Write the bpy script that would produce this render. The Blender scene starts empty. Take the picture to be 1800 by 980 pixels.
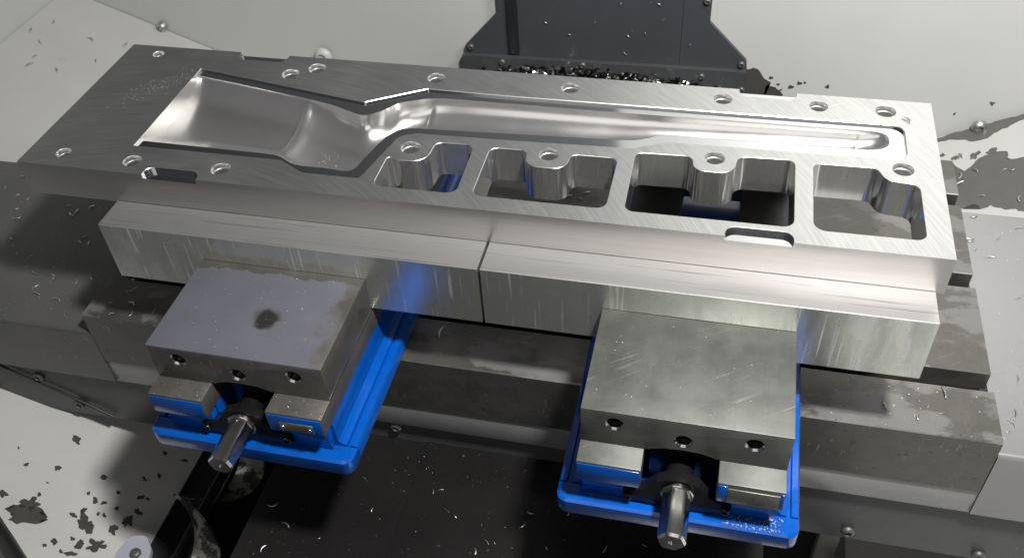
import bpy, bmesh, math, random
from mathutils import Vector, Matrix, noise as mnoise

random.seed(7)
S = 0.001                       # everything below is written in millimetres
scene = bpy.context.scene
COL = scene.collection

# ------------------------------------------------------------------ camera
cam_d = bpy.data.cameras.new('camera')
cam = bpy.data.objects.new('camera', cam_d)
COL.objects.link(cam)
RX = Vector((0.97334166, 0.22305335, -0.05341551))
RY = Vector((0.11587092, -0.679189, -0.72475943))
RZ = Vector((-0.19793924, 0.69924924, -0.68692835))
cm = Matrix((RX, -RY, -RZ)).transposed().to_4x4()
cm.translation = Vector((618.345, -565.897, 481.956)) * S
cam.matrix_world = cm
cam_d.sensor_fit = 'HORIZONTAL'
cam_d.sensor_width = 36.0
cam_d.lens = 36.0 * 1643.2 / 1800.0
cam_d.clip_start = 0.02
cam_d.clip_end = 50.0
scene.camera = cam

# ------------------------------------------------------------------ world, lamps, exposure
w = bpy.data.worlds.new('World')
scene.world = w
w.use_nodes = True
w.node_tree.nodes['Background'].inputs['Color'].default_value = (0.50, 0.50, 0.53, 1)
w.node_tree.nodes['Background'].inputs['Strength'].default_value = 0.14


def lamp(name, loc, target, sx, sy, power, color):
    d = bpy.data.lights.new(name, 'AREA')
    d.shape = 'RECTANGLE'
    d.size = sx * S
    d.size_y = sy * S
    d.energy = power
    d.color = color
    o = bpy.data.objects.new(name, d)
    COL.objects.link(o)
    o.location = Vector(loc) * S
    o.rotation_euler = (Vector(target) - Vector(loc)).to_track_quat('-Z', 'Y').to_euler()
    return o


key = lamp('machine_work_lamp', (880, -300, 1000), (800, 150, -120), 110, 110, 21, (1.0, 0.985, 0.95))
key.data.spread = math.radians(150)
rear = lamp('added_wall_fill', (1180, 200, 820), (820, 700, 400), 260, 160, 4.2, (1.0, 0.985, 0.95))  # added lamp, brightens the upper right wall that the plate mirrors
rear.data.spread = math.radians(100)
lamp('added_front_fill', (500, -1500, 700), (500, 0, -150), 1200, 700, 2.2, (1.0, 0.95, 0.925))  # added fill lamp behind the camera, lifts the front faces

vs = scene.view_settings
vs.view_transform = 'Standard'
vs.look = 'None'
vs.exposure = 0.08
vs.gamma = 1.0
vs.use_curve_mapping = False


# ------------------------------------------------------------------ materials
def lin(c):
    return tuple((x / 12.92 if x <= 0.04045 else ((x + 0.055) / 1.055) ** 2.4) for x in [v / 255 for v in c])


class MB:
    """small node-tree builder working on world position"""
    def __init__(self, name):
        self.m = bpy.data.materials.new(name)
        self.m.use_nodes = True
        self.nt = self.m.node_tree
        self.b = self.nt.nodes['Principled BSDF']
        self.pos = self.nt.nodes.new('ShaderNodeNewGeometry').outputs['Position']

    def n(self, t):
        return self.nt.nodes.new(t)

    def lk(self, a, b):
        self.nt.links.new(a, b)

    def val(self, sock, v):
        if hasattr(v, 'is_output') or isinstance(v, bpy.types.NodeSocket):
            self.lk(v, sock)
        else:
            sock.default_value = v

    def math(self, op, a, b=0.0, c=0.0, clamp=False):
        x = self.n('ShaderNodeMath')
        x.operation = op
        x.use_clamp = clamp
        self.val(x.inputs[0], a)
        self.val(x.inputs[1], b)
        self.val(x.inputs[2], c)
        return x.outputs[0]

    def coord(self, scale, rot=(0, 0, 0), off=(0, 0, 0)):
        r = self.n('ShaderNodeMapping')
        r.vector_type = 'POINT'
        r.inputs['Rotation'].default_value = rot
        self.lk(self.pos, r.inputs['Vector'])
        s = self.n('ShaderNodeVectorMath')
        s.operation = 'MULTIPLY_ADD'
        self.lk(r.outputs[0], s.inputs[0])
        s.inputs[1].default_value = scale
        s.inputs[2].default_value = off
        return s.outputs[0]

    def noise(self, scale, detail=3.0, rough=0.55, rot=(0, 0, 0), off=(0, 0, 0), dist=0.0):
        if not hasattr(scale, '__len__'):
            scale = (scale,) * 3
        x = self.n('ShaderNodeTexNoise')
        x.inputs['Scale'].default_value = 1.0
        x.inputs['Detail'].default_value = detail
        x.inputs['Roughness'].default_value = rough
        x.inputs['Distortion'].default_value = dist
        self.lk(self.coord(scale, rot, off), x.inputs['Vector'])
        return x.outputs['Fac']

    def ramp(self, f, a, b, lo=0.0, hi=1.0):
        x = self.n('ShaderNodeMapRange')
        x.interpolation_type = 'SMOOTHSTEP'
        self.lk(f, x.inputs['Value'])
        x.inputs['From Min'].default_value = a
        x.inputs['From Max'].default_value = b
        x.inputs['To Min'].default_value = lo
        x.inputs['To Max'].default_value = hi
        return x.outputs['Result']

    def mix(self, f, a, b):
        x = self.n('ShaderNodeMix')
        x.data_type = 'RGBA'
        self.val(x.inputs['Factor'], f)
        self.val(x.inputs['A'], a if not isinstance(a, tuple) else (*a, 1))
        self.val(x.inputs['B'], b if not isinstance(b, tuple) else (*b, 1))
        return x.outputs['Result']

    def mixf(self, f, a, b):
        x = self.n('ShaderNodeMix')
        self.val(x.inputs['Factor'], f)
        self.val(x.inputs['A'], a)
        self.val(x.inputs['B'], b)
        return x.outputs['Result']

    def bump(self, h, strength=0.2, dist=0.0004, prev=None):
        x = self.n('ShaderNodeBump')
        x.inputs['Strength'].default_value = strength
        x.inputs['Distance'].default_value = dist
        self.lk(h, x.inputs['Height'])
        if prev is not None:
            self.lk(prev, x.inputs['Normal'])
        return x.outputs['Normal']

    def set(self, **kw):
        names = dict(col='Base Color', rough='Roughness', metal='Metallic', normal='Normal',
                     spec='Specular IOR Level', coat='Coat Weight', coatr='Coat Roughness', trans='Transmission Weight', ior='IOR',
                     aniso='Anisotropic', anrot='Anisotropic Rotation')
        for k, v in kw.items():
            s = self.b.inputs[names[k]]
            if isinstance(v, tuple) and k == 'col':
                v = (*v, 1)
            self.val(s, v)
        return self.m

    def ellipse(self, cx, cy, rx, ry, warp=0.35, scale=60, z=None):
        """noise-warped elliptical mask around (cx, cy) mm in the xy plane, 1 inside"""
        sp = self.n('ShaderNodeSeparateXYZ')
        self.lk(self.pos, sp.inputs[0])
        dx = self.math('MULTIPLY', self.math('SUBTRACT', sp.outputs[0], cx * S), 1 / (rx * S))
        dy = self.math('MULTIPLY', self.math('SUBTRACT', sp.outputs[1], cy * S), 1 / (ry * S))
        d = self.math('SQRT', self.math('ADD', self.math('MULTIPLY', dx, dx), self.math('MULTIPLY', dy, dy)))
        nn = self.math('MULTIPLY', self.math('SUBTRACT', self.noise(scale, 4, 0.6, off=(cx, cy, 0)), 0.5), warp * 2)
        return self.math('ADD', d, nn)


M = {}

# machined top of the aluminium plate: fly-cut marks
b = MB('milled_aluminium')
def arcs(b, cx, cy, freq, along, off):
    d = b.n('ShaderNodeVectorMath')
    d.operation = 'DISTANCE'
    b.lk(b.pos, d.inputs[0])
    d.inputs[1].default_value = (cx, cy, 0)
    sx = b.n('ShaderNodeSeparateXYZ')
    b.lk(b.pos, sx.inputs[0])
    c = b.n('ShaderNodeCombineXYZ')
    b.lk(b.math('MULTIPLY', d.outputs['Value'], freq), c.inputs[0])
    b.lk(b.math('MULTIPLY', sx.outputs[0], along), c.inputs[1])
    b.lk(b.math('MULTIPLY_ADD', sx.outputs[1], along, off), c.inputs[2])
    t = b.n('ShaderNodeTexNoise')
    t.inputs['Scale'].default_value = 1.0
    t.inputs['Detail'].default_value = 4.0
    t.inputs['Roughness'].default_value = 0.7
    b.lk(c.outputs[0], t.inputs['Vector'])
    return t.outputs['Fac']


st1 = arcs(b, 0.15, -0.25, 650, 22, 0)
st2 = arcs(b, 0.95, -0.30, 800, 30, 5)
cl = b.noise(9, 3, 0.5)
scr = b.ramp(b.noise((12, 900, 200), 2, 0.4, rot=(0, 0, math.radians(-34)), off=(9, 2, 1)), 0.66, 0.74)
zone = b.ramp(b.noise(14, 2, 0.5, off=(4, 8, 0)), 0.45, 0.62)
scr = b.math('MULTIPLY', scr, zone)
h = b.math('ADD', b.math('ADD', st1, b.math('MULTIPLY', st2, 0.6)), b.math('MULTIPLY', scr, 1.2))
M['top'] = b.set(metal=1.0, col=b.mix(scr, b.mix(b.ramp(st1, 0.3, 0.7), (0.52, 0.525, 0.52), (0.66, 0.66, 0.65)), (0.82, 0.82, 0.8)),
                 rough=b.math('ADD', b.math('MULTIPLY', st1, 0.10), b.math('MULTIPLY_ADD', cl, 0.12, 0.32)),
                 normal=b.bump(h, 0.24, 0.0002))

# plate / block sides: lengthwise streaks from the mill
b = MB('sawn_aluminium')
st = b.noise((4, 300, 420), 5, 0.7)
cl = b.noise((8, 20, 30), 3, 0.5)
M['side'] = b.set(metal=1.0, col=b.mix(st, (0.44, 0.425, 0.415), (0.58, 0.565, 0.555)),
                  rough=b.math('MULTIPLY_ADD', st, 0.16, 0.22), normal=b.bump(st, 0.2, 0.0002))

# polished cavity (ball-milled)
b = MB('polished_cavity')
st = b.noise((300, 60, 60), 3, 0.5)
cl = b.noise(22, 3, 0.5)
drop = b.ramp(b.noise(420, 2, 0.5), 0.70, 0.76)
h = b.math('ADD', b.math('MULTIPLY', st, 0.15), b.math('MULTIPLY', drop, 0.8))
M['cavity'] = b.set(metal=0.95, col=b.mix(cl, (0.80, 0.79, 0.775), (0.90, 0.885, 0.87)),
                    rough=b.math('MULTIPLY_ADD', cl, 0.14, 0.14), normal=b.bump(h, 0.06, 0.0003))

b = MB('bright_edge')
M['edge'] = b.set(metal=1.0, col=b.mix(b.noise(300), (0.74, 0.74, 0.73), (0.84, 0.84, 0.82)), rough=0.36)
b = MB('bright_ledge')
st = b.noise((500, 500, 200), 2, 0.5)
M['ledge'] = b.set(metal=1.0, col=(0.60, 0.61, 0.62), rough=b.math('MULTIPLY_ADD', st, 0.08, 0.06))

# end-milled window walls: vertical bands
b = MB('endmilled_wall')
st = b.noise((150, 150, 2), 3, 0.5)
cl = b.noise(30, 3, 0.5)
M['window'] = b.set(metal=0.93, col=b.mix(st, (0.74, 0.73, 0.73), (0.90, 0.89, 0.88)),
                    rough=b.math('MULTIPLY_ADD', cl, 0.10, 0.08), normal=b.bump(st, 0.20, 0.0006))

b = MB('drilled_bore')
st = b.noise((60, 60, 1200), 2, 0.5)
M['bore'] = b.set(metal=0.96, col=b.mix(b.noise((700, 700, 3)), (0.66, 0.65, 0.64), (0.88, 0.87, 0.86)), rough=0.30, normal=b.bump(st, 0.15, 0.0002))

# soft jaws: streaked extruded bar, scratches running down the face
b = MB('extruded_aluminium')
st = b.noise((5, 900, 60), 4, 0.62)
dk = b.ramp(b.noise((7, 260, 60), 4, 0.6, off=(5, 0, 0)), 0.56, 0.72)
vs_ = b.math('MULTIPLY', b.ramp(b.noise((420, 4, 9), 2, 0.5, off=(0, 0, 3)), 0.61, 0.66), b.ramp(b.noise((40, 4, 22), 2, 0.5, off=(4, 0, 1)), 0.42, 0.58))
vb = b.ramp(b.noise((60, 3, 14), 3, 0.5, off=(2, 0, 1)), 0.35, 0.7)
sp = b.ramp(b.noise(330, 2, 0.5, off=(7, 0, 0)), 0.69, 0.74)
geo = b.n('ShaderNodeNewGeometry')
nz = b.n('ShaderNodeSeparateXYZ')
b.lk(geo.outputs['Normal'], nz.inputs[0])
up_ = b.math('GREATER_THAN', nz.outputs[2], 0.5)
topc = b.mix(b.math('MULTIPLY', dk, 0.75), b.mix(st, (0.50, 0.49, 0.48), (0.70, 0.69, 0.675)), (0.30, 0.29, 0.285))
fr = b.mix(b.math('MULTIPLY', vb, 0.6), (0.66, 0.68, 0.63), (0.48, 0.50, 0.465))
fr = b.mix(b.math('MULTIPLY', sp, 0.5), fr, (0.75, 0.75, 0.74))
fr = b.mix(b.math('MULTIPLY', vs_, 0.85), fr, (0.86, 0.84, 0.82))
rf = b.mixf(b.math('MULTIPLY', vs_, 0.8), b.math('MULTIPLY_ADD', vb, 0.18, 0.16), 0.5)
h = b.mixf(up_, b.math('MULTIPLY', b.math('ADD', vs_, sp), 0.5), st)
M['softjaw'] = b.set(metal=0.86, col=b.mix(up_, fr, topc), rough=b.mixf(up_, rf, b.math('MULTIPLY_ADD', st, 0.2, 0.28)),
                     normal=b.bump(h, 0.12, 0.0002))


def steel(name, c0, c1, r0, r1, stain=None, bump=0.06):
    b = MB(name)
    n1 = b.noise(35, 5, 0.62)
    n2 = b.noise((900, 20, 500), 4, 0.6)
    sp = b.ramp(b.noise(420, 2, 0.55, off=(1, 4, 2)), 0.665, 0.72)
    sc = b.ramp(b.noise((14, 620, 90), 2, 0.4, rot=(0, 0, math.radians(-34)), off=(3, 3, 3)), 0.65, 0.70)
    sc = b.math('MULTIPLY', sc, b.ramp(b.noise(26, 2, 0.5, off=(8, 0, 1)), 0.5, 0.65))
    col = b.mix(b.ramp(n1, 0.3, 0.7), c0, c1)
    hi = tuple(min(0.9, x * 1.9) for x in c1)
    col = b.mix(b.math('MULTIPLY', sp, 0.22), col, hi)
    col = b.mix(b.math('MULTIPLY', sc, 0.6), col, hi)
    col = b.mix(b.math('MULTIPLY', n2, 0.35), col, tuple(x * 0.6 for x in c0))
    rough = b.math('ADD', b.ramp(n1, 0.3, 0.7, r0, r1), b.math('MULTIPLY', sp, 0.2))
    return b, col, rough, b.bump(b.math('ADD', b.math('MULTIPLY', n2, 0.4), b.math('ADD', sp, sc)), bump, 0.0003)


b, c, r, nr = steel('ground_steel', (0.115, 0.119, 0.109), (0.155, 0.159, 0.147), 0.46, 0.54)
M['steel'] = b.set(metal=0.6, col=c, rough=r, normal=nr)

# the same steel with a milky coolant film standing on it
b, c, r, nr = steel('filmed_steel', (0.16, 0.15, 0.14), (0.21, 0.195, 0.18), 0.34, 0.42)
sep = b.n('ShaderNodeSeparateXYZ')
b.lk(b.pos, sep.inputs[0])
wob = b.math('MULTIPLY', b.math('SUBTRACT', b.noise(75, 5, 0.62), 0.5), 0.022)
yy = b.math('ADD', sep.outputs[1], wob)
xx = b.math('ADD', sep.outputs[0], b.math('MULTIPLY', b.math('SUBTRACT', b.noise(40, 4, 0.6, off=(3, 3, 0)), 0.5), 0.05))
m1 = b.math('MULTIPLY', b.ramp(yy, -0.0445, -0.0425, 1, 0), b.ramp(xx, 0.318, 0.336, 1, 0))
zm = b.math('GREATER_THAN', sep.outputs[2], -0.0625)
m1 = b.math('MULTIPLY', m1, zm)
m2 = b.ramp(b.ellipse(272, -94, 13, 14, 0.5, 90), 0.55, 1.1, 1, 0)
film = b.math('MULTIPLY', m1, b.math('SUBTRACT', 1.0, b.math('MULTIPLY', m2, 0.9)))
M['filmsteel'] = b.set(metal=b.math('SUBTRACT', 0.7, b.math('MULTIPLY', film, 0.6)),
                       col=b.mix(film, b.mix(b.math('MULTIPLY', m2, m1), c, (0.045, 0.043, 0.038)), b.mix(b.noise(30, 3), (0.092, 0.095, 0.118), (0.125, 0.128, 0.152))),
                       rough=b.mixf(film, r, 0.24), normal=nr)

# cast table: dull, stained, with dried coolant patches
b, c, r, nr = steel('table_steel', (0.125, 0.118, 0.108), (0.16, 0.152, 0.14), 0.34, 0.46, bump=0.1)
pat = b.ramp(b.noise((14, 22, 10), 5, 0.6, off=(2, 2, 2)), 0.47, 0.53)
dark = b.ramp(b.noise((110, 160, 110), 5, 0.75, off=(5, 5, 0)), 0.60, 0.68)
gn = b.n('ShaderNodeNewGeometry')
gs = b.n('ShaderNodeSeparateXYZ')
b.lk(gn.outputs['Normal'], gs.inputs[0])
pat = b.math('MULTIPLY', pat, b.math('GREATER_THAN', gs.outputs[2], 0.6))
c = b.mix(b.math('MULTIPLY', pat, 0.30), c, (0.25, 0.25, 0.265))
c = b.mix(b.math('MULTIPLY', dark, 0.7), c, (0.06, 0.055, 0.05))
M['table'] = b.set(metal=b.math('MULTIPLY_ADD', pat, -0.3, 0.75), col=c, rough=r, normal=nr)

# painted sheet metal
def paint(name, col, rough, var=0.12, spots=0.0, metal=0.0, coat=0.0):
    b = MB(name)
    n1 = b.noise(11, 4, 0.55)
    n2 = b.noise(160, 3, 0.6, off=(3, 0, 0))
    lo = tuple(x * (1 - var) for x in col)
    hi = tuple(x * (1 + var) for x in col)
    c = b.mix(n1, lo, hi)
    if spots:
        s1 = b.ramp(b.noise(260, 2, 0.5, off=(6, 6, 6)), 0.70, 0.75)
        c = b.mix(b.math('MULTIPLY', s1, spots), c, (0.5, 0.5, 0.5))
    return b.set(col=c, rough=b.math('MULTIPLY_ADD', n1, 0.14, rough - 0.07), metal=metal, coat=coat,
                 normal=b.bump(n2, 0.03, 0.0005))


M['wall'] = paint('light_grey_paint', (0.475, 0.48, 0.468), 0.42, 0.04)
M['panel'] = paint('light_grey_wet_paint', (0.46, 0.46, 0.445), 0.30, 0.07)
M['cover'] = paint('grey_sheet_metal', (0.235, 0.235, 0.237), 0.26, 0.12, metal=0.3)
M['lcover'] = paint('dark_filmed_sheet', (0.11, 0.11, 0.106), 0.36, 0.22, 0.3, metal=0.35)
M['column'] = paint('charcoal_paint', (0.045, 0.050, 0.058), 0.42, 0.08)
M['added_panel'] = paint('mid_grey_paint', (0.10, 0.103, 0.11), 0.45, 0.06)  # tone of the added out-of-view panel that the plate mirrors
M['strip'] = paint('black_strip', (0.018, 0.020, 0.026), 0.4, 0.1)
M['apron'] = paint('dark_grey_sheet', (0.050, 0.052, 0.056), 0.42, 0.25, 0.15)
M['black'] = paint('black_wet_sheet', (0.011, 0.010, 0.010), 0.34, 0.25, 0.12)
M['rubber'] = paint('black_rubber', (0.012, 0.012, 0.012), 0.35, 0.2)
M['blackox'] = paint('black_oxide', (0.010, 0.010, 0.011), 0.22, 0.2, 0.0, metal=0.3)

b = MB('blue_enamel')
n1 = b.noise(40, 3, 0.5)
n2 = b.noise(220, 2, 0.5)
wet = b.ramp(b.noise(520, 2, 0.5, off=(1, 0, 0)), 0.67, 0.73)
zone = b.ramp(b.noise(30, 2, 0.5, off=(5, 1, 0)), 0.48, 0.6)
gr = b.math('MULTIPLY', b.ramp(b.noise(55, 5, 0.65, off=(9, 9, 9)), 0.50, 0.72), 0.5)
M['blue'] = b.set(col=b.mix(gr, b.mix(n1, (0.0, 0.062, 0.33), (0.002, 0.083, 0.40)), (0.008, 0.035, 0.15)), rough=b.math('MULTIPLY_ADD', n1, 0.12, 0.14),
                  normal=b.bump(b.math('ADD', b.math('MULTIPLY', n2, 0.3), b.math('MULTIPLY', wet, zone)), 0.16, 0.0006), coat=0.3)

b = MB('plated_hex_steel')
n1 = b.noise((200, 30, 200), 3, 0.5)
M['hex'] = b.set(metal=1.0, col=b.mix(n1, (0.42, 0.42, 0.40), (0.60, 0.60, 0.57)), rough=b.math('MULTIPLY_ADD', n1, 0.14, 0.12))
b = MB('tag_metal')
M['tag'] = b.set(metal=1.0, col=b.mix(b.noise(200), (0.52, 0.48, 0.42), (0.66, 0.62, 0.56)), rough=0.35)
b = MB('engraving_ink')
M['ink'] = b.set(col=b.mix(b.noise(300), (0.03, 0.03, 0.03), (0.06, 0.06, 0.055)), rough=0.5)
b = MB('badge_grey')
M['badge'] = b.set(col=b.mix(b.noise(60), (0.13, 0.13, 0.115), (0.18, 0.18, 0.16)), rough=0.4, metal=0.6)
b = MB('coolant_wet_patch')
M['wet'] = b.set(col=b.mix(b.noise(50), (0.050, 0.045, 0.042), (0.075, 0.068, 0.064)), rough=0.22)
b = MB('coolant_thin_patch')
M['wetr'] = b.set(col=b.mix(b.noise(30), (0.085, 0.082, 0.074), (0.115, 0.111, 0.102)), rough=0.2)
b = MB('aluminium_chip')
M['chip'] = b.set(metal=1.0, col=b.mix(b.noise(400), (0.42, 0.415, 0.41), (0.66, 0.655, 0.645)), rough=0.42)
b = MB('swarf_dark')
M['swarf'] = b.set(metal=1.0, col=b.mix(b.ramp(b.noise(110, 3), 0.47, 0.60), (0.035, 0.035, 0.035), (0.55, 0.545, 0.535)), rough=0.25)
b = MB('water_bead')
M['bead'] = b.set(col=b.mix(b.noise(500), (0.15, 0.155, 0.16), (0.26, 0.27, 0.28)), rough=0.15)
b = MB('wet_auger_steel')
pa = b.ramp(b.noise(45, 4, 0.6, off=(2, 7, 1)), 0.46, 0.54)
M['auger'] = b.set(metal=0.35, col=b.mix(pa, (0.07, 0.068, 0.063), (0.36, 0.36, 0.32)), rough=0.2)
b = MB('grey_bracket_paint')
M['bracket'] = b.set(col=b.mix(b.noise(25), (0.25, 0.25, 0.22), (0.34, 0.34, 0.30)), rough=0.35)
b = MB('bluegrey_lug_paint')
M['lug'] = b.set(col=b.mix(b.noise(25), (0.30, 0.31, 0.37), (0.38, 0.39, 0.45)), rough=0.3)


# ------------------------------------------------------------------ mesh helpers
def finish(ob, mesh, mat, parent, angle):
    if mat is not None:
        mesh.materials.append(mat)
    if angle is not None:
        mesh.shade_smooth()
        mesh.set_sharp_from_angle(angle=math.radians(angle))
    COL.objects.link(ob)
    if parent is not None:
        ob.parent = parent
    return ob


def obj_bm(name, bm, mat, parent=None, angle=30, origin=None):
    """bm is in mm, in the parent's space (or world space when top-level)"""
    bmesh.ops.recalc_face_normals(bm, faces=bm.faces[:])
    me = bpy.data.meshes.new(name)
    if origin is None:
        if parent is None and len(bm.verts):
            xs = [v.co.x for v in bm.verts]; ys = [v.co.y for v in bm.verts]; zs = [v.co.z for v in bm.verts]
            origin = Vector(((min(xs) + max(xs)) / 2, (min(ys) + max(ys)) / 2, min(zs)))
        else:
            origin = Vector((0, 0, 0))
    for v in bm.verts:
        v.co = (v.co - origin) * S
    bm.to_mesh(me)
    bm.free()
    ob = bpy.data.objects.new(name, me)
    ob.location = origin * S
    return finish(ob, me, mat, parent, angle)


def b_box(bm, x0, x1, y0, y1, z0, z1, bev=0.0, seg=2):
    r = bmesh.ops.create_cube(bm, size=1.0)
    vs_ = r['verts']
    for v in vs_:
        v.co = Vector(((x0 + x1) / 2 + v.co.x * (x1 - x0), (y0 + y1) / 2 + v.co.y * (y1 - y0), (z0 + z1) / 2 + v.co.z * (z1 - z0)))
    if bev > 0:
        es = {e for v in vs_ for e in v.link_edges}
        bmesh.ops.bevel(bm, geom=list(es), offset=bev, segments=seg, profile=0.5, affect='EDGES')
    return bm


def box(name, x0, x1, y0, y1, z0, z1, mat, parent=None, bev=0.0, angle=30):
    return obj_bm(name, b_box(bmesh.new(), x0, x1, y0, y1, z0, z1, bev), mat, parent, angle)


def b_prism(bm, outline, fn, a, bb):
    """extrude a 2-D outline; fn(u, v, h) -> 3-D point"""
    lo = [bm.verts.new(fn(u, v, a)) for u, v in outline]
    hi = [bm.verts.new(fn(u, v, bb)) for u, v in outline]
    n = len(outline)
    bm.faces.new(lo[::-1])
    bm.faces.new(hi)
    for i in range(n):
        bm.faces.new((lo[i], lo[(i + 1) % n], hi[(i + 1) % n], hi[i]))
    return bm


XY = lambda u, v, h: Vector((u, v, h))
XZ = lambda u, v, h: Vector((u, h, v))
YZ = lambda u, v, h: Vector((h, u, v))


def b_rings(bm, rings, cap=True):
    vv = [[bm.verts.new(p) for p in r] for r in rings]
    n = len(rings[0])
    for a, c in zip(vv, vv[1:]):
        for i in range(n):
            bm.faces.new((a[i], a[(i + 1) % n], c[(i + 1) % n], c[i]))
    if cap:
        bm.faces.new(vv[0][::-1])
        bm.faces.new(vv[-1])
    return bm


def b_lathe(bm, prof, axis='Z', centre=(0, 0, 0), n=24, rot=0.0):
    """prof: (radius, height) list"""
    c = Vector(centre)
    rings = []
    for r, h in prof:
        ring = []
        for i in range(n):
            t = 2 * math.pi * i / n + rot
            a, d = r * math.cos(t), r * math.sin(t)
            ring.append(c + (Vector((a, d, h)) if axis == 'Z' else Vector((a, h, d)) if axis == 'Y' else Vector((h, a, d))))
        rings.append(ring)
    return b_rings(bm, rings)


def fillet(pts, seg=7):
    """pts: (x, y, radius) -> rounded outline"""
    out = []
    n = len(pts)
    for i in range(n):
        p = Vector(pts[i][:2]); r = pts[i][2]
        a = Vector(pts[i - 1][:2]); c = Vector(pts[(i + 1) % n][:2])
        if r <= 0:
            out.append((p.x, p.y)); continue
        d1 = (a - p).normalized(); d2 = (c - p).normalized()
        ang = math.acos(max(-1, min(1, d1.dot(d2))))
        if ang > math.pi - 0.02:
            out.append((p.x, p.y)); continue
        t = r / math.tan(ang / 2)
        t = min(t, (a - p).length * 0.49, (c - p).length * 0.49)
        rr = t * math.tan(ang / 2)
        cen = p + (d1 + d2).normalized() * (rr / math.sin(ang / 2))
        s0 = p + d1 * t - cen; s1 = p + d2 * t - cen
        a0 = math.atan2(s0.y, s0.x); a1 = math.atan2(s1.y, s1.x)
        da = (a1 - a0 + math.pi) % (2 * math.pi) - math.pi
        for k in range(seg + 1):
            q = a0 + da * k / seg
            out.append((cen.x + rr * math.cos(q), cen.y + rr * math.sin(q)))
    return out


def offset(poly, d):
    """grow a closed outline outwards by d"""
    n = len(poly)
    area = sum(poly[i][0] * poly[(i + 1) % n][1] - poly[(i + 1) % n][0] * poly[i][1] for i in range(n))
    sg = 1 if area > 0 else -1
    out = []
    for i in range(n):
        a = Vector(poly[i - 1]); p = Vector(poly[i]); c = Vector(poly[(i + 1) % n])
        n1 = Vector(((p - a).y, -(p - a).x)).normalized() * sg
        n2 = Vector(((c - p).y, -(c - p).x)).normalized() * sg
        m = (n1 + n2)
        if m.length < 1e-6:
            m = n1
        m.normalize()
        k = d / max(0.4, m.dot(n1))
        out.append((p.x + m.x * k, p.y + m.y * k))
    return out


def boolean(base, cutter):
    md = base.modifiers.new('cut', 'BOOLEAN')
    md.operation = 'DIFFERENCE'
    md.solver = 'EXACT'
    md.object = cutter
    try:
        md.material_mode = 'INDEX'
    except Exception:
        pass
    dg = bpy.context.evaluated_depsgraph_get()
    me = bpy.data.meshes.new_from_object(base.evaluated_get(dg))
    base.modifiers.clear()
    old = base.data
    base.data = me
    bpy.data.meshes.remove(old)
    cd = cutter.data
    bpy.data.objects.remove(cutter)
    bpy.data.meshes.remove(cd)


def tmp_obj(bm, nslots=1):
    bmesh.ops.recalc_face_normals(bm, faces=bm.faces[:])
    me = bpy.data.meshes.new('tmp')
    bm.to_mesh(me); bm.free()
    dummy = bpy.data.materials.get('tmpmat') or bpy.data.materials.new('tmpmat')
    for _ in range(nslots):
        me.materials.append(dummy)
    o = bpy.data.objects.new('tmp', me)
    COL.objects.link(o)
    return o


def tag(o, label, cat, group=None):
    o['label'] = label
    o['category'] = cat
    if group:
        o['group'] = group
    return o


def structure(o, label=None):
    o['kind'] = 'structure'
    if label:
        o['label'] = label
    return o


def empty(name, loc):
    o = bpy.data.objects.new(name, None)
    o.empty_display_size = 0.02
    o.location = Vector(loc) * S
    COL.objects.link(o)
    return o


def b_bolt(bm, c, axis, r=5.0, h=4.0, sign=1):
    """button-head screw with a hex socket; sign = which way it sticks out"""
    prof = [(r, 0), (r, h * 0.25), (r * 0.9, h * 0.65), (r * 0.62, h * 0.97), (r * 0.50, h), (r * 0.46, h * 0.55), (0.01, h * 0.5)]
    prof = [(a, d * sign) for a, d in prof]
    return b_lathe(bm, prof, axis, c, 18)


# ------------------------------------------------------------------ the setting
LZ = lambda x: -223.5 - 0.38975 * (x + 435.8)          # left chute panel
RZf = lambda x: -359.3 + 0.48547 * (x - 938.4)         # right chute panel


def slab(name, quad, t, mat):
    """thin sheet from four corners (mm), thickness t downwards along the normal"""
    q = [Vector(p) for p in quad]
    n = (q[1] - q[0]).cross(q[3] - q[0]).normalized()
    if n.z < 0 or (abs(n.z) < 1e-4 and n.y > 0):
        n = -n
    bm = bmesh.new()
    b_rings(bm, [q, [p - n * t for p in q]])
    return obj_bm(name, bm, mat, None, None)


structure(slab('back_wall', [(-760, 700, -520), (1400, 700, -520), (1400, 700, 900), (-760, 700, 900)], 4, M['wall']))
structure(slab('added_reflection_panel', [(-470, 640, 170), (465, 640, 170), (465, 640, 900), (-470, 640, 900)], 6, M['added_panel']))  # unseen panel, added so the left of the plate reflects dark
structure(slab('left_wall', [(-482, -400, LZ(-482) - 2), (-482, 696, LZ(-482) - 2), (-494, 696, 240), (-494, -400, 240)], 4, M['wall']))
structure(slab('left_chute_floor', [(-480, -245, LZ(-480)), (60, -245, LZ(60)), (60, 698, LZ(60)), (-480, 698, LZ(-480))], 3, M['panel']))
structure(slab('right_chute_floor', [(800, -620, RZf(800)), (1390, -620, RZf(1390)), (1390, 698, RZf(1390)), (800, 698, RZf(800))], 3, M['panel']))
structure(slab('trough_floor', [(40, -640, -500), (830, -640, -500), (830, 698, -500), (40, 698, -500)], 4, M['black']))
bm = bmesh.new()
b_box(bm, 57, 60, -245, 698, -500, LZ(60) - 3.2)
structure(obj_bm('trough_left_side', bm, M['apron'], None, None))
bm = bmesh.new()
b_box(bm, 800, 803, -245, 698, -500, RZf(800) - 3.2)
structure(obj_bm('trough_right_side', bm, M['panel'], None, None))

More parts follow.
